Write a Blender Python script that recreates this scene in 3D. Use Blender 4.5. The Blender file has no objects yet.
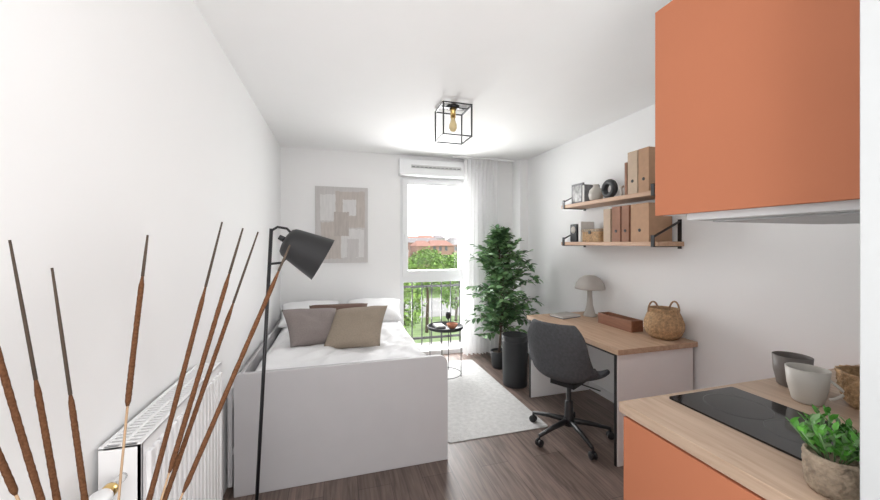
import bpy, bmesh, math, random
from mathutils import Vector, Matrix, noise, Euler
random.seed(7)
S = bpy.context.scene
COL = S.collection

# ---------------------------------------------------------------- materials
def nodes(name):
    m = bpy.data.materials.new(name); m.use_nodes = True
    nt = m.node_tree; b = nt.nodes.get('Principled BSDF')
    return m, nt, b
def coords(nt, scale=(1,1,1), rot=(0,0,0)):
    tc = nt.nodes.new('ShaderNodeTexCoord'); mp = nt.nodes.new('ShaderNodeMapping')
    mp.inputs['Scale'].default_value = scale; mp.inputs['Rotation'].default_value = rot
    nt.links.new(tc.outputs['Object'], mp.inputs['Vector']); return mp.outputs['Vector']
def mat(name, c, rough=0.5, metal=0.0, var=0.05, nscale=6.0, bump=0.0, bscale=80.0, scale=(1,1,1), spec=0.5):
    m, nt, b = nodes(name)
    v = coords(nt, scale)
    n = nt.nodes.new('ShaderNodeTexNoise'); n.inputs['Scale'].default_value = nscale; n.inputs['Detail'].default_value = 4
    nt.links.new(v, n.inputs['Vector'])
    r = nt.nodes.new('ShaderNodeValToRGB')
    r.color_ramp.elements[0].position = .3; r.color_ramp.elements[1].position = .7
    r.color_ramp.elements[0].color = tuple(x*(1-var) for x in c)+(1,)
    r.color_ramp.elements[1].color = tuple(min(1,x*(1+var)) for x in c)+(1,)
    nt.links.new(n.outputs['Fac'], r.inputs['Fac']); nt.links.new(r.outputs['Color'], b.inputs['Base Color'])
    b.inputs['Roughness'].default_value = rough; b.inputs['Metallic'].default_value = metal
    b.inputs['Specular IOR Level'].default_value = spec
    if bump > 0:
        n2 = nt.nodes.new('ShaderNodeTexNoise'); n2.inputs['Scale'].default_value = bscale
        nt.links.new(v, n2.inputs['Vector'])
        bp = nt.nodes.new('ShaderNodeBump'); bp.inputs['Strength'].default_value = bump; bp.inputs['Distance'].default_value = .01
        nt.links.new(n2.outputs['Fac'], bp.inputs['Height']); nt.links.new(bp.outputs['Normal'], b.inputs['Normal'])
    return m
def wood(name, c1, c2, scale=(1,12,12), rough=.5):
    m, nt, b = nodes(name)
    v = coords(nt, scale)
    n = nt.nodes.new('ShaderNodeTexNoise'); n.inputs['Scale'].default_value = 3.5; n.inputs['Detail'].default_value = 8; n.inputs['Distortion'].default_value=.6
    nt.links.new(v, n.inputs['Vector'])
    r = nt.nodes.new('ShaderNodeValToRGB'); r.color_ramp.elements[0].position=.3; r.color_ramp.elements[1].position=.7
    r.color_ramp.elements[0].color = c1+(1,); r.color_ramp.elements[1].color = c2+(1,)
    nt.links.new(n.outputs['Fac'], r.inputs['Fac']); nt.links.new(r.outputs['Color'], b.inputs['Base Color'])
    b.inputs['Roughness'].default_value = rough
    return m
def floor_mat():
    m, nt, b = nodes('laminate_planks')
    v = coords(nt, rot=(0,0,math.radians(90)))
    br = nt.nodes.new('ShaderNodeTexBrick')
    br.inputs['Scale'].default_value=1; br.inputs['Brick Width'].default_value=1.25; br.inputs['Row Height'].default_value=.19
    br.inputs['Mortar Size'].default_value=.0015; br.inputs['Color1'].default_value=(.205,.155,.135,1); br.inputs['Color2'].default_value=(.138,.103,.088,1)
    br.inputs['Mortar'].default_value=(.06,.045,.04,1); br.offset=.37
    nt.links.new(v, br.inputs['Vector'])
    v2 = coords(nt, (22,1.6,1))
    n = nt.nodes.new('ShaderNodeTexNoise'); n.inputs['Scale'].default_value=2.2; n.inputs['Detail'].default_value=9; n.inputs['Distortion'].default_value=.8
    nt.links.new(v2, n.inputs['Vector'])
    r = nt.nodes.new('ShaderNodeValToRGB'); r.color_ramp.elements[0].position=.32; r.color_ramp.elements[1].position=.68
    r.color_ramp.elements[0].color=(.58,.56,.54,1); r.color_ramp.elements[1].color=(1.28,1.25,1.23,1)
    nt.links.new(n.outputs['Fac'], r.inputs['Fac'])
    mx = nt.nodes.new('ShaderNodeMix'); mx.data_type='RGBA'; mx.blend_type='MULTIPLY'; mx.inputs['Factor'].default_value=1
    nt.links.new(br.outputs['Color'], mx.inputs['A']); nt.links.new(r.outputs['Color'], mx.inputs['B'])
    nt.links.new(mx.outputs['Result'], b.inputs['Base Color']); b.inputs['Roughness'].default_value=.42
    return m
def glass_mat():
    m, nt, b = nodes('window_glass'); nt.nodes.remove(b)
    out = nt.nodes['Material Output']
    t = nt.nodes.new('ShaderNodeBsdfTransparent'); g = nt.nodes.new('ShaderNodeBsdfGlossy'); g.inputs['Roughness'].default_value=.02
    mx = nt.nodes.new('ShaderNodeMixShader'); mx.inputs[0].default_value=.04
    nt.links.new(t.outputs[0], mx.inputs[1]); nt.links.new(g.outputs[0], mx.inputs[2]); nt.links.new(mx.outputs[0], out.inputs['Surface'])
    return m
def sheer_mat():
    m, nt, b = nodes('sheer_fabric'); nt.nodes.remove(b)
    out = nt.nodes['Material Output']
    t = nt.nodes.new('ShaderNodeBsdfTransparent'); d = nt.nodes.new('ShaderNodeBsdfDiffuse'); tr = nt.nodes.new('ShaderNodeBsdfTranslucent')
    n = nt.nodes.new('ShaderNodeTexNoise'); n.inputs['Scale'].default_value=40
    r = nt.nodes.new('ShaderNodeValToRGB'); r.color_ramp.elements[0].color=(.86,.86,.86,1); r.color_ramp.elements[1].color=(.95,.95,.95,1)
    nt.links.new(n.outputs['Fac'], r.inputs['Fac']); nt.links.new(r.outputs['Color'], d.inputs['Color']); nt.links.new(r.outputs['Color'], tr.inputs['Color'])
    m1 = nt.nodes.new('ShaderNodeMixShader'); m1.inputs[0].default_value=.25
    m2 = nt.nodes.new('ShaderNodeMixShader'); m2.inputs[0].default_value=.12
    nt.links.new(d.outputs[0], m1.inputs[1]); nt.links.new(tr.outputs[0], m1.inputs[2])
    nt.links.new(m1.outputs[0], m2.inputs[1]); nt.links.new(t.outputs[0], m2.inputs[2]); nt.links.new(m2.outputs[0], out.inputs['Surface'])
    return m

WALL = mat('wall_paint',(.89,.89,.89),.75,var=.006,nscale=2,bump=.03,bscale=250)
CEIL = mat('ceiling_paint',(.92,.92,.92),.85,var=.005)
WHITE = mat('white_lacquer',(.85,.85,.855),.4,var=.01)
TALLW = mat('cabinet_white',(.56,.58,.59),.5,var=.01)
PVC = mat('white_pvc',(.84,.85,.86),.35,var=.01)
BEDG = mat('bed_panel_grey',(.50,.49,.50),.6,var=.02)
ORANGE = mat('terracotta_laminate',(.53,.195,.103),.65,var=.02,nscale=3,spec=.25)
OAK = wood('oak_desk',(.40,.255,.165),(.53,.365,.25),(12,1,12))
OAKS = wood('oak_shelf',(.48,.29,.185),(.59,.39,.265),(12,1,12))
OAKK = wood('oak_counter',(.44,.31,.22),(.57,.43,.325),(14,1.2,14))
BLACK = mat('black_metal',(.014,.014,.016),.4,var=.1)
BLACKM = mat('black_matte',(.025,.027,.03),.55,var=.12)
LAMPB = mat('lamp_black',(.018,.018,.020),.42,var=.1)
CHAIRF = mat('grey_felt',(.075,.078,.085),.9,var=.18,nscale=60,bump=.3,bscale=300)
SHEET = mat('white_cotton',(.84,.84,.85),.9,var=.015,bump=.12,bscale=35)
TAUPE = mat('cushion_taupe',(.235,.20,.19),.95,var=.08,nscale=120,bump=.3,bscale=300)
BEIGE = mat('cushion_beige',(.31,.255,.20),.95,var=.1,nscale=120,bump=.3,bscale=300)
RUST = mat('cushion_brown',(.15,.09,.07),.95,var=.1,nscale=120,bump=.3,bscale=300)
RUG = mat('rug_pile',(.60,.595,.585),1,var=.10,nscale=28,bump=.9,bscale=160)
CUR = sheer_mat(); GLASS = glass_mat()
LEAF = mat('leaf_green',(.07,.16,.065),.5,var=.45,nscale=14)
LEAF2 = mat('leaf_light',(.17,.31,.13),.5,var=.35,nscale=14)
LEAF3 = mat('succulent_green',(.09,.31,.04),.45,var=.4,nscale=30)
TREEL = mat('tree_foliage',(.29,.46,.12),.8,var=.4,nscale=9)
TREED = mat('tree_foliage_dark',(.12,.19,.06),.8,var=.4,nscale=9)
BARK = mat('bark',(.10,.07,.05),.9,var=.2,nscale=30)
REEDH = mat('reed_head',(.115,.053,.027),1,var=.3,nscale=260,spec=.1)
REEDS = mat('reed_stem',(.42,.28,.17),.7,var=.15,nscale=10)
REEDT = mat('reed_tip',(.075,.055,.042),.9,var=.15,nscale=10,spec=.2)
BRASS = mat('brass',(.75,.52,.2),.28,metal=1)
CHROME = mat('chrome',(.75,.75,.75),.22,metal=1)
STEEL = mat('hood_grey',(.66,.67,.68),.45,var=.02)
WICK = mat('wicker',(.44,.28,.15),.8,var=.35,nscale=60,bump=.5,bscale=150)
WICKD = mat('wicker_brown',(.33,.20,.11),.8,var=.35,nscale=60,bump=.5,bscale=150)
WICKG = mat('wicker_grey',(.34,.27,.20),.8,var=.35,nscale=60,bump=.5,bscale=150)
WALN = wood('red_wood',(.18,.072,.038),(.27,.117,.063),(12,1,12))
CERG = mat('ceramic_taupe',(.15,.13,.118),.5,var=.1)
CERW = mat('ceramic_white',(.56,.53,.485),.45,var=.03)
LAMPG = mat('lamp_stone',(.43,.40,.37),.55,var=.04)
HOBG = mat('hob_glass',(.008,.008,.009),.08,var=.1)
KRAFT = mat('kraft_board',(.46,.28,.175),.8,var=.06,nscale=20)
KRAFTD = mat('brown_board',(.30,.15,.095),.75,var=.06,nscale=20)
KRAFTL = mat('beige_board',(.54,.415,.31),.8,var=.05,nscale=20)
PAPER = mat('paper',(.75,.74,.72),.8,var=.04,nscale=40)
GREYB = mat('grey_cover',(.20,.20,.21),.7,var=.3,nscale=20)
SOIL = mat('soil',(.05,.035,.025),1,var=.3,nscale=80)
GRAV = mat('pavement',(.42,.40,.385),.9,var=.12,nscale=1)
GRASS = mat('grass',(.23,.32,.13),.95,var=.3,nscale=1.5)
ROOF = mat('roof_tile',(.42,.22,.17),.9,var=.2)
ROOF2 = mat('roof_slate',(.32,.29,.29),.9,var=.2)
FACADE = mat('facade',(.62,.58,.55),.9,var=.08)
BRICKF = mat('brick_facade',(.44,.27,.22),.9,var=.15)
WIND = mat('house_window',(.14,.15,.17),.5,var=.2)
BULB = mat('bulb_glass',(.9,.85,.75),.15,var=.02)
DARK = mat('dark_gap',(.10,.10,.10),.8)

# ---------------------------------------------------------------- mesh builder
class B:
    def __init__(s, name):
        s.name=name; s.bm=bmesh.new(); s.mats=[]
    def mi(s,m):
        if m not in s.mats: s.mats.append(m)
        return s.mats.index(m)
    def _new(s, verts, faces, m, smooth=False, M=None):
        vs=[s.bm.verts.new((M@Vector(v)) if M else Vector(v)) for v in verts]
        i=s.mi(m)
        for f in faces:
            try:
                fc=s.bm.faces.new([vs[k] for k in f]); fc.material_index=i; fc.smooth=smooth
            except ValueError: pass
        return vs
    def box(s,a,b,m,M=None):
        x0,y0,z0=a; x1,y1,z1=b
        v=[(x0,y0,z0),(x1,y0,z0),(x1,y1,z0),(x0,y1,z0),(x0,y0,z1),(x1,y0,z1),(x1,y1,z1),(x0,y1,z1)]
        f=[(0,3,2,1),(4,5,6,7),(0,1,5,4),(1,2,6,5),(2,3,7,6),(3,0,4,7)]
        s._new(v,f,m,False,M); return s
    def rbox(s,a,b,m,r=.02,axis='y',seg=6,corners=(1,1,1,1),M=None):
        ax={'x':0,'y':1,'z':2}[axis]; o=[k for k in range(3) if k!=ax]
        lo=(a[o[0]],a[o[1]]); hi=(b[o[0]],b[o[1]])
        cs=[(hi[0],hi[1],0),(lo[0],hi[1],90),(lo[0],lo[1],180),(hi[0],lo[1],270)]
        sg=[(-1,-1),(1,-1),(1,1),(-1,1)]
        pts=[]
        for k,(cx,cy,a0) in enumerate(cs):
            if corners[k]:
                for t in range(seg+1):
                    an=math.radians(a0+90*t/seg)
                    pts.append((cx+sg[k][0]*r+r*math.cos(an), cy+sg[k][1]*r+r*math.sin(an)))
            else: pts.append((cx,cy))
        n=len(pts); v=[]
        for e in (a[ax],b[ax]):
            for p in pts:
                q=[0,0,0]; q[o[0]]=p[0]; q[o[1]]=p[1]; q[ax]=e; v.append(tuple(q))
        f=[tuple(range(n)),tuple(range(2*n-1,n-1,-1))]+[(k,n+k,n+(k+1)%n,(k+1)%n) for k in range(n)]
        s._new(v,f,m,False,M); return s
    def lathe(s,prof,c,m,seg=32,M=None,wob=None,closed=False):
        v=[];n=len(prof)
        for j,(r,z) in enumerate(prof):
            for i in range(seg):
                a=2*math.pi*i/seg
                rr=r+(wob(j,i,a) if wob and r>.002 else 0)
                v.append((rr*math.cos(a),rr*math.sin(a),z))
        f=[]
        for j in range(n-1):
            for i in range(seg):
                k=(i+1)%seg
                f.append((j*seg+i,j*seg+k,(j+1)*seg+k,(j+1)*seg+i))
        if not closed:
            f.append(tuple(range(seg-1,-1,-1))); f.append(tuple(range((n-1)*seg,n*seg)))
        T=Matrix.Translation(c)
        if M: T=T@M
        s._new(v,f,m,True,T); return s
    def tube(s,pts,r,m,seg=8,cap=True):
        pts=[Vector(p) for p in pts]; n=len(pts)
        rs=r if isinstance(r,(list,tuple)) else [r]*n
        v=[];up=None
        for i,p in enumerate(pts):
            t=(pts[min(i+1,n-1)]-pts[max(i-1,0)]).normalized()
            if up is None:
                up=Vector((0,0,1)) if abs(t.z)<.9 else Vector((1,0,0))
            a=t.cross(up).normalized(); b2=t.cross(a).normalized()
            for k in range(seg):
                an=2*math.pi*k/seg
                v.append(tuple(p+(a*math.cos(an)+b2*math.sin(an))*rs[i]))
        f=[]
        for i in range(n-1):
            for k in range(seg):
                l=(k+1)%seg
                f.append((i*seg+k,i*seg+l,(i+1)*seg+l,(i+1)*seg+k))
        if cap: f+= [tuple(range(seg-1,-1,-1)),tuple(range((n-1)*seg,n*seg))]
        s._new(v,f,m,True); return s
    def bar(s,p,q,m,w=.012,h=None):
        p=Vector(p);q=Vector(q);h=h or w;t=(q-p).normalized()
        up=Vector((0,0,1)) if abs(t.z)<.9 else Vector((0,1,0))
        a=t.cross(up).normalized();b2=a.cross(t).normalized()
        v=[]
        for e in (p,q):
            for sx,sy in ((-1,-1),(1,-1),(1,1),(-1,1)):
                v.append(tuple(e+a*sx*w/2+b2*sy*h/2))
        s._new(v,[(0,3,2,1),(4,5,6,7),(0,1,5,4),(1,2,6,5),(2,3,7,6),(3,0,4,7)],m); return s
    def grid(s,fn,nu,nv,m,M=None):
        v=[];
        for j in range(nv+1):
            for i in range(nu+1): v.append(tuple(fn(i/nu,j/nv)))
        w=nu+1; f=[]
        for j in range(nv):
            for i in range(nu):
                f.append((j*w+i,j*w+i+1,(j+1)*w+i+1,(j+1)*w+i))
        s._new(v,f,m,True,M); return s
    def leaf(s,p,d,L,W,m,droop=.2):
        p=Vector(p);d=Vector(d).normalized()
        up=Vector((random.uniform(-.6,.6),random.uniform(-.6,.6),1))
        a=d.cross(up)
        if a.length<.05: a=Vector((1,0,0))
        a.normalize(); n=a.cross(d).normalized()
        def q(t,w,h=0): return p+d*L*t+a*W*w+n*(h*W-droop*L*t*t)
        v=[q(0,0),q(.3,-.42,.12),q(.65,-.38,.12),q(1,0),q(.65,.38,.12),q(.3,.42,.12),q(.33,0),q(.66,0)]
        s._new([tuple(x) for x in v],[(0,6,1),(1,6,7,2),(2,7,3),(0,5,6),(6,5,4,7),(7,4,3)],m,True); return s
    def done(s,bevel=0,bseg=2,solid=0,sub=0,recalc=True):
        if recalc: bmesh.ops.recalc_face_normals(s.bm,faces=s.bm.faces)
        xs=[v.co for v in s.bm.verts]
        c=Vector((sum((min(v[k] for v in xs),max(v[k] for v in xs)))/2 for k in range(3)))
        for v in s.bm.verts: v.co-=c
        me=bpy.data.meshes.new(s.name); s.bm.to_mesh(me); s.bm.free()
        for m in s.mats: me.materials.append(m)
        o=bpy.data.objects.new(s.name,me); o.location=c; COL.objects.link(o)
        if solid:
            md=o.modifiers.new('solid','SOLIDIFY'); md.thickness=solid; md.offset=0
        if sub:
            md=o.modifiers.new('sub','SUBSURF'); md.levels=sub; md.render_levels=sub
        if bevel:
            md=o.modifiers.new('bevel','BEVEL'); md.width=bevel; md.segments=bseg; md.limit_method='ANGLE'; md.angle_limit=math.radians(50)
        return o
def simple(name,a,b,m,bevel=0): return B(name).box(a,b,m).done(bevel=bevel)
def parent(child,par):
    child.parent=par; child.matrix_parent_inverse=Matrix.Translation(-par.location)
R=math.radians

# ---------------------------------------------------------------- room shell
XL,XR,YB,YF,H=-.62,2.36,4.25,-1.3,2.5
simple('floor',(XL-.1,YF,-.1),(XR+.1,YB+.25,0),floor_mat())
simple('ceiling',(XL-.1,YF,H),(XR+.1,YB+.25,H+.1),CEIL)
simple('wall_left',(XL-.1,YF,0),(XL,YB+.25,H),WALL)
simple('wall_right',(XR,YF,0),(XR+.1,YB+.25,H),WALL)
WX0,WX1,WZ1=.725,1.60,2.24
w=B('wall_back')
w.box((XL,YB,0),(WX0,YB+.25,H),WALL); w.box((WX1,YB,0),(XR,YB+.25,H),WALL); w.box((WX0,YB,WZ1),(WX1,YB+.25,H),WALL)
w.done()
simple('trim_1',(2.25,4.04,0),(XR,YB,H),WALL)
simple('baseboard_back',(1.6,YB-.012,0),(2.25,YB,.07),WHITE)
simple('baseboard_right',(XR-.012,.95,0),(XR,4.04,.07),WHITE)
simple('baseboard_left',(XL,YF,0),(XL+.012,2.18,.07),WHITE)

# window
w=B('window_1')
y0,y1=YB+.03,YB+.10
w.box((WX0,y0,0.0),(WX0+.05,y1,WZ1),PVC).box((WX1-.05,y0,0.0),(WX1,y1,WZ1),PVC)
w.box((WX0+.05,y0,WZ1-.05),(WX1-.05,y1,WZ1),PVC).box((WX0+.05,y0,0.0),(WX1-.05,y1,.06),PVC)
w.box((WX0+.05,y0,.93),(WX1-.05,y1,1.0),PVC)
sx0,sx1,sz0,sz1=WX0+.03,WX1-.03,1.0,WZ1-.03
ys=y0-.025
w.box((sx0,ys,sz0),(sx0+.07,y1-.02,sz1),PVC).box((sx1-.07,ys,sz0),(sx1,y1-.02,sz1),PVC)
w.box((sx0+.07,ys,sz1-.07),(sx1-.07,y1-.02,sz1),PVC).box((sx0+.07,ys,sz0),(sx1-.07,y1-.02,sz0+.08),PVC)
w.box((sx0+.07,y0+.02,sz0+.08),(sx1-.07,y0+.025,sz1-.07),GLASS)
w.box((WX0+.05,y0+.03,.06),(WX1-.05,y0+.035,.93),GLASS)
w.box((sx0+.02,ys-.03,1.5),(sx0+.045,ys,1.53),PVC).box((sx0+.025,ys-.035,1.41),(sx0+.04,ys-.02,1.53),PVC)
w.done(bevel=.004)
w=B('roller_shutter_box')
w.rbox((WX0-.02,YB-.10,WZ1+.0),(WX1+.04,YB-.001,WZ1+.20),PVC,r=.015,axis='x')
w.box((WX0+.12,YB-.112,WZ1+.09),(WX1-.12,YB-.1,WZ1+.125),mat('vent_grey',(.55,.55,.55),.5))
for i in range(12):
    x=WX0+.13+i*.052
    w.box((x,YB-.116,WZ1+.097),(x+.035,YB-.112,WZ1+.104),DARK)
w.done()
# balcony railing outside
w=B('balcony_railing')
RL=mat('railing_black',(.03,.03,.032),.5)
w.box((.40,4.74,.98),(2.0,4.78,1.02),RL).box((.40,4.75,.08),(2.0,4.77,.11),RL).box((.40,4.75,.80),(2.0,4.77,.83),RL)
for i in range(12):
    x=.42+i*.14
    w.box((x-.007,4.753,.0001),(x+.007,4.767,.98),RL)
w.done()
simple('balcony_slab',(-.2,4.501,-.18),(2.6,4.85,.0),GRAV)

# curtain
def curt(u,v):
    x=1.50+.46*u; amp=.022+.018*(v)
    y=4.10+amp*math.sin(u*2*math.pi*9+.6*math.sin(v*4))+.01*math.sin(u*17+v*3)
    return (x+.012*math.sin(v*5+u*9)*(v),y,2.47-2.44*v)
B('sheer_curtain').grid(curt,140,24,CUR).done(recalc=False)
B('curtain_rail').rbox((1.35,4.08,2.475),(2.2,4.12,2.499),WHITE,r=.006,axis='x').done()

# ---------------------------------------------------------------- bed
b=B('bed_frame')
b.rbox((-.56,2.19,0),(.69,2.225,.685),BEDG,r=.06,axis='y',seg=10,corners=(1,0,0,0))
b.rbox((-.60,4.20,0),(.69,4.235,.68),BEDG,r=.06,axis='y',seg=10,corners=(1,0,0,0))
b.box((.655,2.225,.04),(.69,4.20,.42),BEDG); b.box((-.60,2.225,.04),(-.575,4.20,.60),BEDG)
b.box((-.575,2.225,.22),(.655,4.20,.26),BEDG)
b.done(bevel=.004)
m=B('mattress'); m.rbox((-.57,2.235,.262),(.65,4.19,.50),SHEET,r=.05,axis='y'); m.done()
def duv(u,v):
    x=-.565+1.235*u; y=2.24+1.90*v
    ex=min(u,1-u)*1.235; ey=min(v,1-v)*1.9
    e=min(1,ex/.12); e=1-(1-e)**2.2; e2=min(1,ey/.12); e2=1-(1-e2)**2.2
    z=.505+.125*e*e2
    n=noise.noise(Vector((x*3.2,y*2.2,.3)))*.03+noise.noise(Vector((x*9+y*4,y*6-x*3,1.3)))*.018-abs(noise.noise(Vector((x*5-y*6,y*3+x*2,5))))*.04
    return (x,y,z+n*e*e2)
B('duvet').grid(duv,90,130,SHEET).done(recalc=False)
def pillow(name,c,wd,ht,t,m,rot):
    b=B(name); M=Matrix.Translation(c)@Euler(rot).to_matrix().to_4x4()
    for sg in (1,-1):
        def fn(u,v,sg=sg):
            x=2*u-1;y=2*v-1
            px=x*(1-.07*(1-y*y)*abs(x)); py=y*(1-.07*(1-x*x)*abs(y))
            h=((1-x**4)*(1-y**4))**.5*(1-.25*(x*x+y*y)/2)
            n=noise.noise(Vector((x*2.5+c[0]*9,y*2.5,sg*2+c[1])))*.12*h
            return (px*wd/2,py*ht/2,sg*t/2*(h+n))
        b.grid(fn,26,26,m,M)
    bmesh.ops.remove_doubles(b.bm,verts=b.bm.verts,dist=.0008)
    return b.done()
pillow('bed_pillow',(-.27,3.78,.705),.58,.45,.16,SHEET,(R(18),0,R(4)))
pillow('bed_pillow',(.36,3.76,.705),.58,.45,.16,SHEET,(R(18),0,R(-6)))
pillow('throw_pillow',(.00,3.36,.745),.54,.30,.12,RUST,(R(36),0,R(-3)))
pillow('throw_pillow',(-.18,3.02,.745),.46,.40,.14,TAUPE,(R(34),R(5),R(22)))
pillow('throw_pillow',(.14,2.90,.745),.46,.42,.15,BEIGE,(R(36),R(-6),R(-22)))

# canvas
a=B('canvas_painting')
ys_=(9,1,1.4)
CA=mat('canvas_ground',(.60,.58,.57),.95,var=.05,nscale=5,scale=ys_,bump=.3,bscale=300)
CB=mat('canvas_beige',(.55,.50,.465),.95,var=.08,nscale=5,scale=ys_,bump=.4)
CC=mat('canvas_white',(.71,.70,.69),.95,var=.05,nscale=5,scale=ys_,bump=.4)
CD=mat('canvas_taupe',(.49,.445,.415),.95,var=.10,nscale=5,scale=ys_,bump=.4)
a.box((-.255,4.218,1.19),(.335,4.2495,2.07),CA)
yy=4.2175
def patch(pts,m,k=0):
    a._new([(x,yy-k*.0006,z) for x,z in pts],[tuple(range(len(pts)))],m)
def rough_rect(x0,x1,z0,z1,m,k=0):
    n=12; P=[]
    for i in range(n): P.append((x0+(x1-x0)*i/n,z0+random.uniform(-.006,.006)))
    for i in range(n): P.append((x1+random.uniform(-.004,.004),z0+(z1-z0)*i/n))
    for i in range(n): P.append((x1-(x1-x0)*i/n,z1+random.uniform(-.008,.008)))
    for i in range(n): P.append((x0+random.uniform(-.004,.004),z1-(z1-z0)*i/n))
    patch(P,m,k)
rough_rect(-.20,.0,1.68,1.98,CC); rough_rect(-.03,.30,1.60,2.02,CB,1); rough_rect(.05,.20,1.74,1.93,CC,2)
rough_rect(-.19,.04,1.24,1.66,CB,1); rough_rect(.03,.29,1.25,1.58,CC,2); rough_rect(-.05,.12,1.50,1.78,CD,3)
rough_rect(.10,.23,1.25,1.47,CA,4)
a.done(recalc=False)

# ---------------------------------------------------------------- floor lamp
b=B('floor_lamp')
base=Vector((-.389,1.885,0)); top=Vector((-.312,1.86,1.49))
b.lathe([(.0,0.0),(.135,0.0),(.14,.006),(.14,.016),(.13,.022),(.02,.026),(.0,.026)],base,BLACK,40)
b.tube([base+Vector((0,0,.02)),top],.0085,BLACK,10)
rt=Vector((.9603,-.279,0)); dp=Vector((.279,.9603,0))
hc=Vector((-.312,1.86,1.43))+rt*.075
b.tube([top-Vector((0,0,.01)),top+rt*.03+Vector((0,0,.008)),top+rt*.075+Vector((0,0,.0)),top+rt*.10+Vector((0,0,-.025))],.006,BLACK,8)
l0=Vector((-.321,1.863,1.318))
b.tube([l0,l0+rt*.06+Vector((0,0,.006)),l0+rt*.10+Vector((0,0,.05))],.006,BLACK,8)
ax=(rt*.84+dp*.30+Vector((0,0,-.50))).normalized()
q=ax.to_track_quat('Z','Y').to_matrix().to_4x4()
b.lathe([(.0,-.012),(.03,-.012),(.060,-.004),(.072,.01),(.078,.03),(.112,.188),(.114,.191),(.110,.189),(.075,.03),(.05,.012),(0,.012)],hc,LAMPB,48,M=q)
b.lathe([(.0,.012),(.018,.012),(.018,.06),(0,.06)],hc,BLACK,16,M=q)
b.lathe([(.012,.06),(.028,.085),(.032,.105),(.026,.13),(.0,.142)],hc,BULB,16,M=q)
b.lathe([(0,-.04),(.012,-.04),(.014,-.012),(0,-.012)],hc,BLACK,12,M=q)
b.done()

# ---------------------------------------------------------------- radiator
b=B('panel_radiator')
rx0,rx1,ry0,ry1,rz0,rz1=-.605,-.505,1.13,1.80,.20,.88
b.box((rx0,ry0+.01,rz0),(rx0+.015,ry1-.01,rz1-.03),WHITE)
b.box((rx1-.015,ry0,rz0),(rx1-.004,ry1,rz1),WHITE)
n=17
for i in range(n):
    yc=ry0+.035+i*(ry1-ry0-.07)/(n-1)
    b.rbox((rx1-.006,yc-.012,rz0+.03),(rx1+.008,yc+.012,rz1-.035),WHITE,r=.005,axis='z',seg=3)
for yy0 in (ry0,ry1-.008):
    b.box((rx0,yy0,rz0),(rx1-.004,yy0+.008,rz1),WHITE)
b.box((rx0+.02,ry0+.01,rz0+.02),(rx1-.02,ry1-.01,rz1-.035),DARK)
b.box((rx0,ry0,rz1-.006),(rx0+.012,ry1,rz1+.002),WHITE).box((rx1-.016,ry0,rz1-.006),(rx1-.004,ry1,rz1+.002),WHITE)
b.box(((rx0+rx1)/2-.007,ry0,rz1-.006),((rx0+rx1)/2+.003,ry1,rz1+.001),WHITE)
k=ry0
while k<ry1-.005:
    b.box((rx0+.01,k,rz1-.008),(rx1-.01,k+.0085,rz1),WHITE); k+=.0185
vy=ry0
b.tube([(-.55,vy,.80),(-.55,vy-.05,.80)],.011,CHROME,12)
b.tube([(-.55,vy-.05,.80),(-.55,vy-.075,.80)],.017,BRASS,12)
b.tube([(-.55,vy-.06,.80),(-.55,vy-.06,.72),(-.585,vy-.06,.69),(-.61,vy-.06,.69)],.008,CHROME,10)
b.lathe([(0,0),(.018,0),(.022,.012),(.025,.02),(.026,.075),(.022,.088),(0,.09)],(-.55,vy-.075,.80),WHITE,28,M=Matrix.Rotation(R(90),4,'X'))
b.done(bevel=.0015,bseg=1)

# ---------------------------------------------------------------- reeds in vase
b=B('reed_arrangement')
mo=Vector((-.405,.763,.62))
b.lathe([(0,0),(.07,0),(.085,.02),(.098,.2),(.09,.38),(.055,.52),(.042,.60),(.047,.625),(.041,.625),(.036,.60),(.05,.5),(.08,.36),(.08,.05),(0,.04)],(mo.x,mo.y,0),mat('vase_clay',(.45,.36,.28),.8,bump=.2),40)
tips=[(-.366,.835,1.436,.10,.40),(-.255,.907,1.468,.17,.72),(-.204,.871,1.453,.12,.58),(-.187,.939,1.447,.20,.70),(-.0995,.81,1.416,.07,.60),
      (-.541,.782,1.425,.30,.62),(-.552,.749,1.33,.03,.50),(-.487,.787,1.376,.30,.62),(-.535,.694,1.23,.05,.35)]
for i,(x,y,z,h0,h1) in enumerate(tips):
    T=Vector((x,y,z))
    P0=Vector((mo.x+random.uniform(-.02,.02),mo.y+random.uniform(-.02,.02),.30))
    P1=mo+Vector((random.uniform(-.014,.014),random.uniform(-.014,.014),0))
    side=(T-P1).cross(Vector((0,0,1))).normalized()*random.uniform(-.012,.012)
    def pt(t): return P1+(T-P1)*t+side*math.sin(math.pi*t)
    a0=1-h1; a1=1-h0
    b.tube([P0,P1]+[pt(a0*k/4) for k in (1,2,3,4)],.0021,REEDS,7)
    NS=60
    ts=[a0+(a1-a0)*k/NS for k in range(NS+1)]
    rr=[.0049*min(1,.5+k*.2,.5+(NS-k)*.12)*(1.02-.12*k/NS)*(1+random.uniform(-.06,.06)) for k in range(NS+1)]
    b.tube([pt(t) for t in ts],rr,REEDH,9)
    b.tube([pt(a1),pt((a1+1)/2),pt(1)],[.0028,.0026,.0018],REEDT,6)
b.done()

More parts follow.
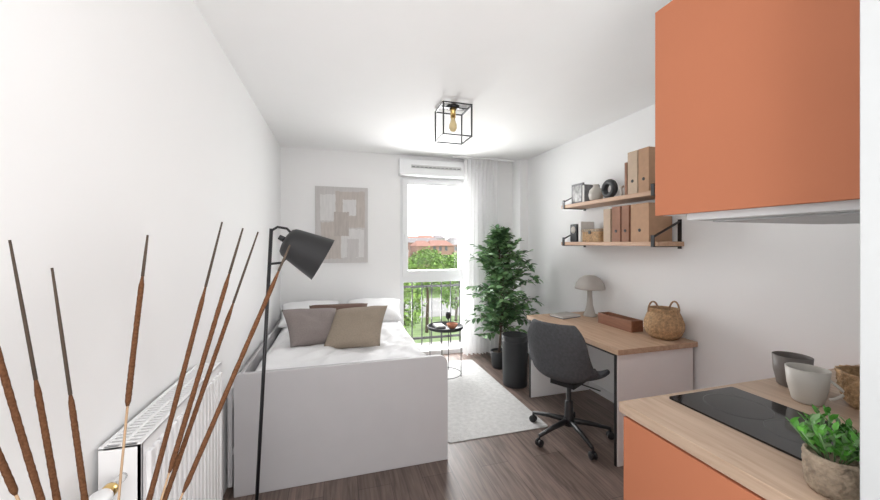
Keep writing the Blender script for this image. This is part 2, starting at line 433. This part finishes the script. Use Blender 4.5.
# ---------------------------------------------------------------- ceiling lantern
b=B('ceiling_lantern')
cx,cy,s2=.868,2.62,.113; zt,zb=2.478,2.238
for sx in (-1,1):
    for sy in (-1,1):
        b.bar((cx+sx*s2,cy+sy*s2,zb),(cx+sx*s2,cy+sy*s2,zt),BLACK,.010)
for z in (zb,zt):
    for sg in (-1,1):
        b.bar((cx-s2-.005,cy+sg*s2,z),(cx+s2+.005,cy+sg*s2,z),BLACK,.010); b.bar((cx+sg*s2,cy-s2,z),(cx+sg*s2,cy+s2,z),BLACK,.010)
b.box((cx-s2,cy-.02,zt),(cx+s2,cy+.02,zt+.008),BLACK)
b.lathe([(0,0),(.05,0),(.05,.02),(0,.02)],(cx,cy,2.4795),BLACK,32)
b.lathe([(0,-.075),(.02,-.075),(.022,-.02),(.03,0),(0,.0)],(cx,cy,2.48),BRASS,24)
b.lathe([(0,-.185),(.02,-.178),(.031,-.155),(.03,-.13),(.018,-.095),(.014,-.075),(0,-.075)],(cx,cy,2.48),mat('amber_bulb',(.75,.60,.33),.1,var=.02),24)
b.done()

# ---------------------------------------------------------------- rug, side table, bin, plant
b=B('area_rug'); b.rbox((.75,2.36,0.0005),(1.56,3.98,.006),RUG,r=.02,axis='z',seg=3)
b.done(bevel=.002)
b=B('side_table')
tx,ty=1.10,3.58
b.lathe([(0,.505),(.18,.505),(.19,.512),(.192,.54),(.187,.54),(.185,.515),(0,.513)],(tx,ty,0),BLACKM,48)
for k in range(4):
    an=R(45+90*k+16); x=tx+.17*math.cos(an); y=ty+.17*math.sin(an)
    b.tube([(x,y,.0062),(x,y,.507)],.0045,BLACK,8)
b.tube([(tx+.17*math.cos(2*math.pi*k/32),ty+.17*math.sin(2*math.pi*k/32),.03) for k in range(33)],.004,BLACK,6)
b.done()
b=B('terracotta_bowl'); b.lathe([(0,0),(.03,0),(.05,.02),(.06,.05),(.056,.05),(.045,.022),(0,.008)],(tx+.06,ty-.05,.5152),mat('terracotta',(.50,.20,.11),.7),28); b.done()
b=B('book_stack'); b.box((tx-.12,ty-.05,.5152),(tx-.01,ty+.11,.532),GREYB); b.box((tx-.11,ty-.04,.532),(tx-.015,ty+.10,.545),PAPER); b.done(bevel=.002)
b=B('stem_glass'); b.lathe([(0,0),(.024,0),(.004,.006),(.004,.06),(.026,.085),(.03,.12),(.027,.14),(.025,.14),(.024,.09),(0,.075)],(tx+.06,ty+.09,.5152),BLACKM,20); b.done()

b=B('waste_bin'); b.lathe([(0,0),(.115,0),(.12,.01),(.128,.49),(.13,.5),(.122,.5),(.112,.02),(0,.02)],(1.705,3.17,0.0),BLACKM,48)
b.lathe([(.125,.44),(.131,.44),(.131,.455),(.126,.455)],(1.705,3.17,0),BLACKM,48,closed=True); b.done()

b=B('potted_olive_tree')
px,py=1.77,3.66
b.lathe([(0,0),(.075,0),(.085,.02),(.10,.17),(.10,.19),(.092,.19),(.088,.165),(0,.16)],(px,py,0.0),BLACKM,36)
b.lathe([(0,.16),(.088,.165),(0,.172)],(px,py,0),SOIL,24)
def trunkp(t): return Vector((px+.02*math.sin(t*5),py+.02*math.cos(t*4)-.02,.16+1.34*t))
b.tube([trunkp(k/10) for k in range(11)],[.015-.011*k/10 for k in range(11)],BARK,8)
NB=165
for k in range(NB):
    t=.17+.83*((k+.5)/NB)
    p=trunkp(t); an=k*2.399+random.uniform(-.3,.3)
    prof=math.sin(math.pi*min(1,max(0,(t-.02)/1.05))**.85)
    L=(.17+.31*prof)*random.uniform(.6,1.12)*(1 if t<.85 else .62)
    el=random.uniform(.0,1.0)+(.4 if t>.85 else 0)
    d=Vector((math.cos(an)*math.cos(el),math.sin(an)*math.cos(el),math.sin(el)))
    if d.y>0: L*=max(.45,1-.55*d.y)
    pts=[p+d*L*s-Vector((0,0,.16*L*s*s)) for s in (0,.33,.66,1)]
    pts=[Vector((min(q.x,2.2),min(q.y,3.93),q.z)) for q in pts]
    b.tube(pts,[.004,.003,.002,.0012],BARK,5)
    nl=12
    for j in range(nl):
        s=.2+.8*j/(nl-1)
        i0=min(2,int(s*3)); f=s*3-i0; q=pts[i0].lerp(pts[i0+1],f)
        sd=d.cross(Vector((0,0,1))).normalized()*(1 if j%2 else -1)
        ld=(d*.7+sd*random.uniform(.5,1)+Vector((random.uniform(-.3,.3),random.uniform(-.4,.2),random.uniform(-.6,.5))))
        b.leaf(q,ld,random.uniform(.075,.115),random.uniform(.045,.062),LEAF if random.random()<.5 else LEAF2)
b.done(recalc=False)

# ---------------------------------------------------------------- desk
b=B('desk')
b.box((1.68,1.79,.715),(2.34,2.90,.75),OAK)
for ya in (1.815,2.85):
    b.box((1.70,ya,.0),(2.33,ya+.028,.715),WHITE)
    b.box((1.69,ya+.006,.0),(1.70,ya+.022,.715),BLACK)
b.box((2.29,1.843,.30),(2.308,2.85,.715),WHITE)
b.box((1.70,1.843,.695),(1.715,2.85,.715),BLACK)
b.done(bevel=.002)

# ---------------------------------------------------------------- office chair
CH=Vector((1.63,2.21,0.0002)); yaw=R(28)
b=B('base')
MZ=Matrix.Translation(CH)@Matrix.Rotation(yaw,4,'Z')
for k in range(5):
    a=2*math.pi*k/5+.35
    dx,dy=math.cos(a),math.sin(a)
    p0=MZ@Vector((dx*.03,dy*.03,.115)); p1=MZ@Vector((dx*.29,dy*.29,.075))
    b.tube([p0,p0.lerp(p1,.5)+Vector((0,0,.006)),p1],[.022,.017,.012],BLACK,10)
    b.tube([p1,p1-Vector((0,0,.03))],.007,BLACK,8)
    t=(MZ.to_3x3()@Vector((-dy,dx,0))); c0=p1-Vector((0,0,.047))
    for sg in (-1,1):
        c1=c0+t*sg*.013
        b.tube([c1-t*.008,c1-t*.005,c1+t*.005,c1+t*.008],[.022,.0265,.0265,.022],BLACK,18)
b.lathe([(0,.08),(.035,.08),(.04,.12),(.03,.15),(.028,.26),(.016,.262),(.016,.40),(0,.40)],(0,0,0),BLACK,20,M=MZ)
b.box((-.11,-.09,.395),(.10,.09,.428),BLACK,M=MZ)
b.tube([MZ@Vector((.02,-.06,.40)),MZ@Vector((.02,-.22,.39))],.005,BLACK,8)
base=b.done(bevel=.002,bseg=1)
def shell(u,v):
    x=2*u-1
    if v<.5:
        t=v/.5; cx=.21-.34*t; cz=.455-.012*math.sin(math.pi*t)-.02*(1-t)**6
    elif v<.66:
        t=(v-.5)/.16; an=t*R(80); r=.085
        cx=-.13-r*math.sin(an); cz=.455+r*(1-math.cos(an))
    else:
        t=(v-.66)/.34; r=.085; an=R(80)
        x0=-.13-r*math.sin(an); z0=.455+r*(1-math.cos(an))
        cx=x0-.06*t; cz=z0+.35*t
    w=.235-.03*max(0,(.12-v)/.12)**2
    if v>.66: w=.235-.025*((v-.66)/.34)
    if v>.86: w*=math.sqrt(max(0,1-((v-.86)/.14)**2*.5))
    g=math.exp(-((v-.56)/.17)**2)
    rise=(.05+.10*g)*abs(x)**3
    wrap=(.05+.09*g)*abs(x)**2.6
    ang=0 if v<.5 else (1 if v>.66 else (v-.5)/.16)
    return (cx+wrap*ang, x*w*(1+.04*g), cz+rise*(1-ang)+.02*g*abs(x)**2*ang)
sh=B('seat_shell').grid(shell,28,44,CHAIRF,M=MZ).done(solid=.024,sub=1,recalc=False)
emp=bpy.data.objects.new('office_chair',None); emp.location=CH; COL.objects.link(emp)
parent(base,emp); parent(sh,emp)

# ---------------------------------------------------------------- desk objects
b=B('mushroom_lamp')
b.lathe([(0,0),(.055,0),(.057,.008),(.045,.03),(.028,.10),(.022,.19),(.022,.26),(0,.26)],(2.215,2.70,.7505),LAMPG,32)
b.lathe([(.0,.255),(.105,.245),(.128,.25),(.13,.26),(.12,.30),(.09,.345),(.05,.37),(0,.378)],(2.215,2.70,.7505),LAMPG,40)
b.done()
b=B('notebook')
M=Matrix.Translation((1.98,2.74,.7505))@Matrix.Rotation(R(12),4,'Z')
b.box((-.11,-.08,0),(.11,.08,.008),GREYB,M=M).box((-.108,-.078,.008),(.108,.078,.018),PAPER,M=M).box((-.11,-.08,.018),(.11,.08,.022),LAMPG,M=M)
b.done(bevel=.001,bseg=1)
b=B('wooden_box')
x0,x1,y0,y1,z0=2.10,2.21,2.11,2.46,.7505
b.box((x0,y0,z0),(x1,y1,z0+.01),WALN)
b.box((x0,y0,z0+.01),(x0+.01,y1,z0+.085),WALN).box((x1-.01,y0,z0+.01),(x1,y1,z0+.085),WALN)
b.box((x0+.01,y0,z0+.01),(x1-.01,y0+.01,z0+.085),WALN).box((x0+.01,y1-.01,z0+.01),(x1-.01,y1,z0+.085),WALN)
b.done(bevel=.001,bseg=1)

def basket(name,c,prof,m,handles=None,weave=.003,seg=96,nw=24):
    rows=[];
    for i in range(len(prof)-1):
        r0,z0=prof[i]; r1,z1=prof[i+1]; L=math.hypot(r1-r0,z1-z0); k=max(1,int(L/.006))
        for j in range(k): rows.append((r0+(r1-r0)*j/k,z0+(z1-z0)*j/k))
    rows.append(prof[-1])
    b=B(name)
    b.lathe(rows,c,m,seg,wob=lambda j,i,a:weave*math.sin(nw*a+(math.pi if j//2%2 else 0)))
    if handles: handles(b)
    return b.done()
bc=(2.215,1.94,.7505)
def hnd(b):
    for sg in (1,-1):
        pts=[Vector(bc)+rt*(sg*.075+.035*math.cos(math.pi*k/12))+Vector((0,0,.185+.07*math.sin(math.pi*k/12))) for k in range(13)]
        b.tube(pts,.006,WICKD,8)
basket('wicker_basket',bc,[(0,0),(.075,0),(.105,.025),(.122,.07),(.122,.11),(.105,.16),(.092,.185),(.095,.21),(.086,.21),(.083,.185),(.095,.16),(.11,.11),(.11,.07),(.09,.025),(0,.012)],WICK,hnd)

# ---------------------------------------------------------------- shelves
def shelf(name,z0,z1):
    b=B(name)
    b.box((2.115,1.90,z0),(2.355,2.985,z1),OAKS)
    for y in (1.935,2.945):
        w=.006
        b.box((2.107,y-.014,z0-w),(2.355,y+.014,z0-.0003),BLACK)
        b.box((2.107,y-.014,z0-.0003),(2.1147,y+.014,z1+.045),BLACK)
        b.box((2.352,y-.014,z0-.02),(2.3595,y+.014,z1+.16),BLACK)
        b.bar((2.112,y,z1+.03),(2.354,y,z1+.145),BLACK,.028,.006)
    return b.done(bevel=.001,bseg=1)
shelf('wall_shelf',1.758,1.79); shelf('wall_shelf',1.398,1.43)
def binder(name,y0,y1,z,h,m,x0=2.13,x1=2.345,hole=True):
    b=B(name)
    b.box((x0,y0,z),(x1,y0+.004,z+h),m).box((x0,y1-.004,z),(x1,y1,z+h),m)
    b.box((x0,y0+.004,z),(x0+.004,y1-.004,z+h),m)
    b.box((x0+.004,y0+.004,z),(x1,y1-.004,z+.004),m)
    b.box((x0+.015,y0+.008,z+.004),(x1-.005,y1-.008,z+h-.02),PAPER)
    if hole:
        b.lathe([(0,0),(.012,0),(.012,.002),(0,.002)],(x0-.0005,(y0+y1)/2,z+h*.3),DARK,20,M=Matrix.Rotation(R(-90),4,'Y'))
    return b.done()
zu=1.7905; zl=1.4305
binder('magazine_file',1.985,2.075,zu,.32,KRAFT); binder('magazine_file',2.085,2.175,zu,.32,KRAFTL)
binder('magazine_file',2.185,2.205,zu,.25,KRAFTD,hole=False)
b=B('framed_photo'); b.box((2.17,2.74,zu),(2.19,2.90,zu+.19),GREYB); b.box((2.1685,2.755,zu+.02),(2.17,2.885,zu+.17),mat('photo_print',(.45,.45,.45),.5,var=.6,nscale=18)); b.box((2.19,2.80,zu),(2.23,2.81,zu+.1),GREYB); b.done(bevel=.001,bseg=1)
b=B('book'); b.box((2.16,2.70,zu),(2.32,2.735,zu+.16),PAPER); b.box((2.155,2.695,zu),(2.32,2.70,zu+.165),GREYB); b.box((2.155,2.735,zu),(2.32,2.739,zu+.165),GREYB); b.done()
b=B('ceramic_vase'); b.lathe([(0,0),(.035,0),(.055,.02),(.062,.06),(.052,.10),(.026,.125),(.022,.14),(.028,.147),(.017,.145),(.014,.12),(0,.10)],(2.19,2.59,zu),CERW,32); b.done()
b=B('ring_sculpture')
pts=[(2.19,2.43+.056*math.cos(2*math.pi*k/36),zu+.085+.056*math.sin(2*math.pi*k/36)) for k in range(37)]
b.tube(pts,.026,BLACKM,14); b.box((2.165,2.39,zu),(2.215,2.47,zu+.012),BLACKM); b.done()
b=B('candle_holder'); b.lathe([(0,0),(.03,0),(.03,.008),(.008,.015),(.008,.07),(.02,.08),(.02,.09),(0,.09)],(2.19,2.30,zu),CERW,24); b.done()
b=B('table_clock'); b.rbox((2.17,2.83,zl),(2.22,2.92,zl+.17),BLACKM,r=.012,axis='x'); b.lathe([(0,0),(.034,0),(.034,.002),(0,.002)],(2.169,2.875,zl+.115),CERW,28,M=Matrix.Rotation(R(-90),4,'Y')); b.done()
binder('book',2.765,2.80,zl,.19,PAPER,x0=2.17,x1=2.32,hole=False)
b=B('woven_box')
b.rbox((2.15,2.50,zl),(2.30,2.73,zl+.09),WICK,r=.02,axis='z'); b.rbox((2.145,2.495,zl+.09),(2.305,2.735,zl+.115),WICKG,r=.02,axis='z')
b.box((2.14,2.60,zl+.07),(2.145,2.63,zl+.10),BLACKM)
b.done(bevel=.003)
binder('magazine_file',2.355,2.43,zl,.27,KRAFTL,hole=False); binder('magazine_file',2.25,2.335,zl,.28,KRAFTD); binder('magazine_file',2.165,2.235,zl,.28,KRAFTD,hole=True)
binder('magazine_file',1.985,2.145,zl,.28,KRAFT)

# ---------------------------------------------------------------- kitchen
KX=.885
b=B('kitchen_base_cabinet')
b.box((KX+.018,.3915,.10),(2.35,.925,.866),ORANGE)
b.box((KX+.07,.3915,0),(2.35,.90,.10),BLACKM)
b.box((KX+.003,.3915,.105),(KX+.018,.925,.858),ORANGE)
b.done(bevel=.0015,bseg=1)
b=B('kitchen_worktop'); b.box((KX,.3915,.8665),(2.355,.94,.90),OAKK); b.done(bevel=.002)
b=B('induction_hob'); b.rbox((1.06,.545,.9003),(1.355,.912,.906),HOBG,r=.008,axis='z',seg=3)
HM=mat('hob_mark',(.12,.12,.12),.3)
for (x,y,r) in ((1.21,.80,.085),(1.20,.64,.07)):
    b.lathe([(r,.0001),(r+.0015,.0001),(r+.0015,.0004),(r,.0004)],(x,y,.906),HM,48,closed=True)
b.done()
b=B('kitchen_wall_cabinet')
b.box((1.10,.3915,1.518),(2.35,.992,2.238),WHITE)
b.box((1.083,.393,1.516),(1.0998,.984,2.24),ORANGE)
b.done(bevel=.0015,bseg=1)
b=B('range_hood')
b.box((1.102,.40,1.494),(1.9,.88,1.5175),STEEL)
b.box((1.16,.43,1.488),(1.7,.84,1.494),mat('hood_filter',(.5,.51,.52),.45,var=.02))
b.done(bevel=.002)
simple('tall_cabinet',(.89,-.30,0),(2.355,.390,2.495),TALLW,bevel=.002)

def cup(name,c,r0,r1,h,m,handle=None):
    b=B(name)
    b.lathe([(0,0),(r0*.85,0),(r0,.006),((r0+r1)/2+.003,h*.5),(r1,h),(r1-.004,h+.001),(r1-.005,h-.003),((r0+r1)/2-.003,h*.5),(r0-.005,.012),(0,.010)],c,m,40)
    if handle: 
        C=Vector(c); hd=Vector(handle).normalized()
        pts=[C+hd*(r1-.004+.028*math.sin(math.pi*k/10))+Vector((0,0,h*.22+h*.55*(k/10))) for k in range(11)]
        b.tube(pts,.0045,m,8)
    return b.done()
cup('stoneware_cup',(1.585,.865,.9005),.042,.055,.11,CERG)
cup('ceramic_mug',(1.475,.765,.9005),.038,.054,.11,CERW,handle=(.3,-1,0))
bk=(1.60,.665,.9005)
basket('bread_basket',bk,[(0,0),(.05,0),(.066,.02),(.078,.06),(.08,.10),(.084,.112),(.074,.112),(.072,.10),(.07,.06),(.058,.02),(0,.01)],WICK,None,weave=.0035,nw=20)

b=B('potted_succulent')
pp=Vector((.992,.472,.9005))
prof=[(0,0),(.036,0),(.042,.01),(.045,.04),(.046,.075),(.043,.08),(.040,.08),(.038,.07),(0,.068)]
rr=[]
for i in range(len(prof)-1):
    r0,z0=prof[i]; r1,z1=prof[i+1]; L=math.hypot(r1-r0,z1-z0); k=max(1,int(L/.004))
    for j in range(k): rr.append((r0+(r1-r0)*j/k,z0+(z1-z0)*j/k))
rr.append(prof[-1])
b.lathe(rr,pp,WICKG,80,wob=lambda j,i,a:.0016*math.sin(20*a+(math.pi if j//2%2 else 0)))
for k in range(24):
    a=k*2.399; e=random.uniform(.8,1.4)
    d=Vector((math.cos(a)*math.cos(e),math.sin(a)*math.cos(e)*.8,math.sin(e)))
    p=pp+Vector((math.cos(a)*.02,math.sin(a)*.02,.07)); L=random.uniform(.045,.085)
    b.tube([p,p+d*L],.0015,LEAF2,5)
    for j in range(10):
        s=.25+.75*j/9; q=p+d*L*s; aa=j*2.4+a
        ld=Vector((math.cos(aa),math.sin(aa),.7+.8*s))
        b.leaf(q,ld,.024,.012,LEAF3 if random.random()<.75 else LEAF2,droop=.1)
b.done(recalc=False)

# ---------------------------------------------------------------- outdoors
simple('outdoor_ground',(-80,4.9,-3.1),(140,200,-3.0),GRASS)
simple('outdoor_path',(2.3,5.0,-2.9995),(5.2,15.0,-2.985),GRAV)
simple('outdoor_road',(-20,20.2,-2.9995),(60,27,-2.985),GRAV)
w=B('garden_fence')
for i in range(9):
    w.box((2.2,6.0+i*1.1,-2.9998),(2.26,6.06+i*1.1,-2.1),RL)
w.box((2.2,6.0,-2.2),(2.26,14.9,-2.12),RL).box((2.2,6.0,-2.6),(2.26,14.9,-2.54),RL)
w.done()
def tree(name,c,r,h,n,ls=.16):
    b=B(name); c=Vector(c)
    b.tube([(c.x,c.y,-3.0),(c.x+.05,c.y,(c.z-3)/2),(c.x,c.y,c.z)],[.09,.07,.04],BARK,8)
    for k in range(n):
        a=random.uniform(0,6.283); z=random.uniform(-1,1); s=random.uniform(.45,1)**.5
        rr_=math.sqrt(1-z*z)*s*(1+.25*noise.noise(Vector((math.cos(a)*2,math.sin(a)*2,z*2+c.x))))
        p=c+Vector((r*rr_*math.cos(a),r*rr_*math.sin(a),h*z*s))
        b.leaf(p,(random.uniform(-1,1),random.uniform(-1,1),random.uniform(-.6,.8)),ls,ls*.6,TREEL if random.random()<.7 else TREED)
    b.done(recalc=False)
tree('garden_tree',(1.48,8.2,-.02),.52,.60,1300,ls=.11)
tree('garden_tree',(4.2,16.8,.15),.95,1.05,1500,ls=.17)
tree('garden_tree',(6.4,18.8,-1.2),1.0,1.1,1200,ls=.2)
tree('garden_tree',(8.2,31,-.9),2.6,1.5,1800,ls=.35)
tree('garden_tree',(15.5,38,-.8),3.5,1.7,1800,ls=.4)
tree('garden_tree',(11.5,34,-1.3),2.6,1.4,1600,ls=.35)
b=B('town_houses')
hs=random.Random(3)
for row,(Y,z0_,n_) in enumerate(((62,.5,16),(76,1.3,18),(92,2.1,20))):
    x=-4+row*1.5
    for i in range(n_):
        wd=hs.uniform(2.6,4.6); ht=z0_+hs.uniform(-.5,1.0)+.6; yo=hs.uniform(-2,2); fm=hs.choice([FACADE,FACADE,BRICKF]); rm=hs.choice([ROOF,ROOF2,ROOF])
        b.box((x,Y+yo,-3),(x+wd,Y+yo+6,ht-.9),fm)
        y0=Y+yo-.3; y2=Y+yo+6.3
        b._new([(x-.2,y0,ht-.9),(x+wd+.2,y0,ht-.9),(x+wd+.2,y2,ht-.9),(x-.2,y2,ht-.9),(x+.5,Y+yo+3,ht+.1),(x+wd-.5,Y+yo+3,ht+.1)],[(0,1,5,4),(2,3,4,5),(0,4,3),(1,2,5),(0,3,2,1)],rm)
        for k in range(int(wd/1.1)):
            for z in (-1.6,.0,1.3):
                if z+.8<ht-1: b.box((x+.35+k*1.1,Y+yo-.03,z),(x+.85+k*1.1,Y+yo+.01,z+.8),WIND)
        x+=wd+hs.choice([0,.05,1.2])
b.done()

# ---------------------------------------------------------------- light
W=bpy.data.worlds.new('World'); S.world=W; W.use_nodes=True
nt=W.node_tree; bg=nt.nodes['Background']
tc=nt.nodes.new('ShaderNodeTexCoord'); sp=nt.nodes.new('ShaderNodeSeparateXYZ'); rp=nt.nodes.new('ShaderNodeValToRGB')
rp.color_ramp.elements[0].position=0; rp.color_ramp.elements[0].color=(1,.98,.97,1)
rp.color_ramp.elements[1].position=.6; rp.color_ramp.elements[1].color=(.92,.96,1,1)
nt.links.new(tc.outputs['Generated'],sp.inputs[0]); nt.links.new(sp.outputs['Z'],rp.inputs[0]); nt.links.new(rp.outputs[0],bg.inputs['Color'])
bg.inputs['Strength'].default_value=2.3
def area(name,loc,rot,sx,sy,p,c=(1,1,1)):
    l=bpy.data.lights.new(name,'AREA'); l.shape='RECTANGLE'; l.size=sx; l.size_y=sy; l.energy=p; l.color=c
    o=bpy.data.objects.new(name,l); o.location=loc; o.rotation_euler=rot; COL.objects.link(o); return o
# daylight arriving through the french window (area lamp outside the opening, facing in)
area('window_daylight',(1.16,4.64,1.25),(R(-78),0,0),.85,1.9,92,(1,1,1))
# added unseen fill lamp aimed up at the ceiling from behind the camera
area('ceiling_fill',(.25,-.70,1.25),(R(134),0,R(-14)),.9,.6,21,(1,.985,.97))

# ---------------------------------------------------------------- camera
cd=bpy.data.cameras.new('camera'); cam=bpy.data.objects.new('camera',cd); COL.objects.link(cam)
cam.location=(0,0,1.42); cam.rotation_euler=(R(90),0,R(-16.2))
cd.sensor_width=36; cd.lens=350/880*36; cd.shift_y=-7/880; cd.clip_start=.02; cd.clip_end=400
S.camera=cam
S.view_settings.view_transform='Standard'; S.view_settings.look='None'; S.view_settings.exposure=0.1
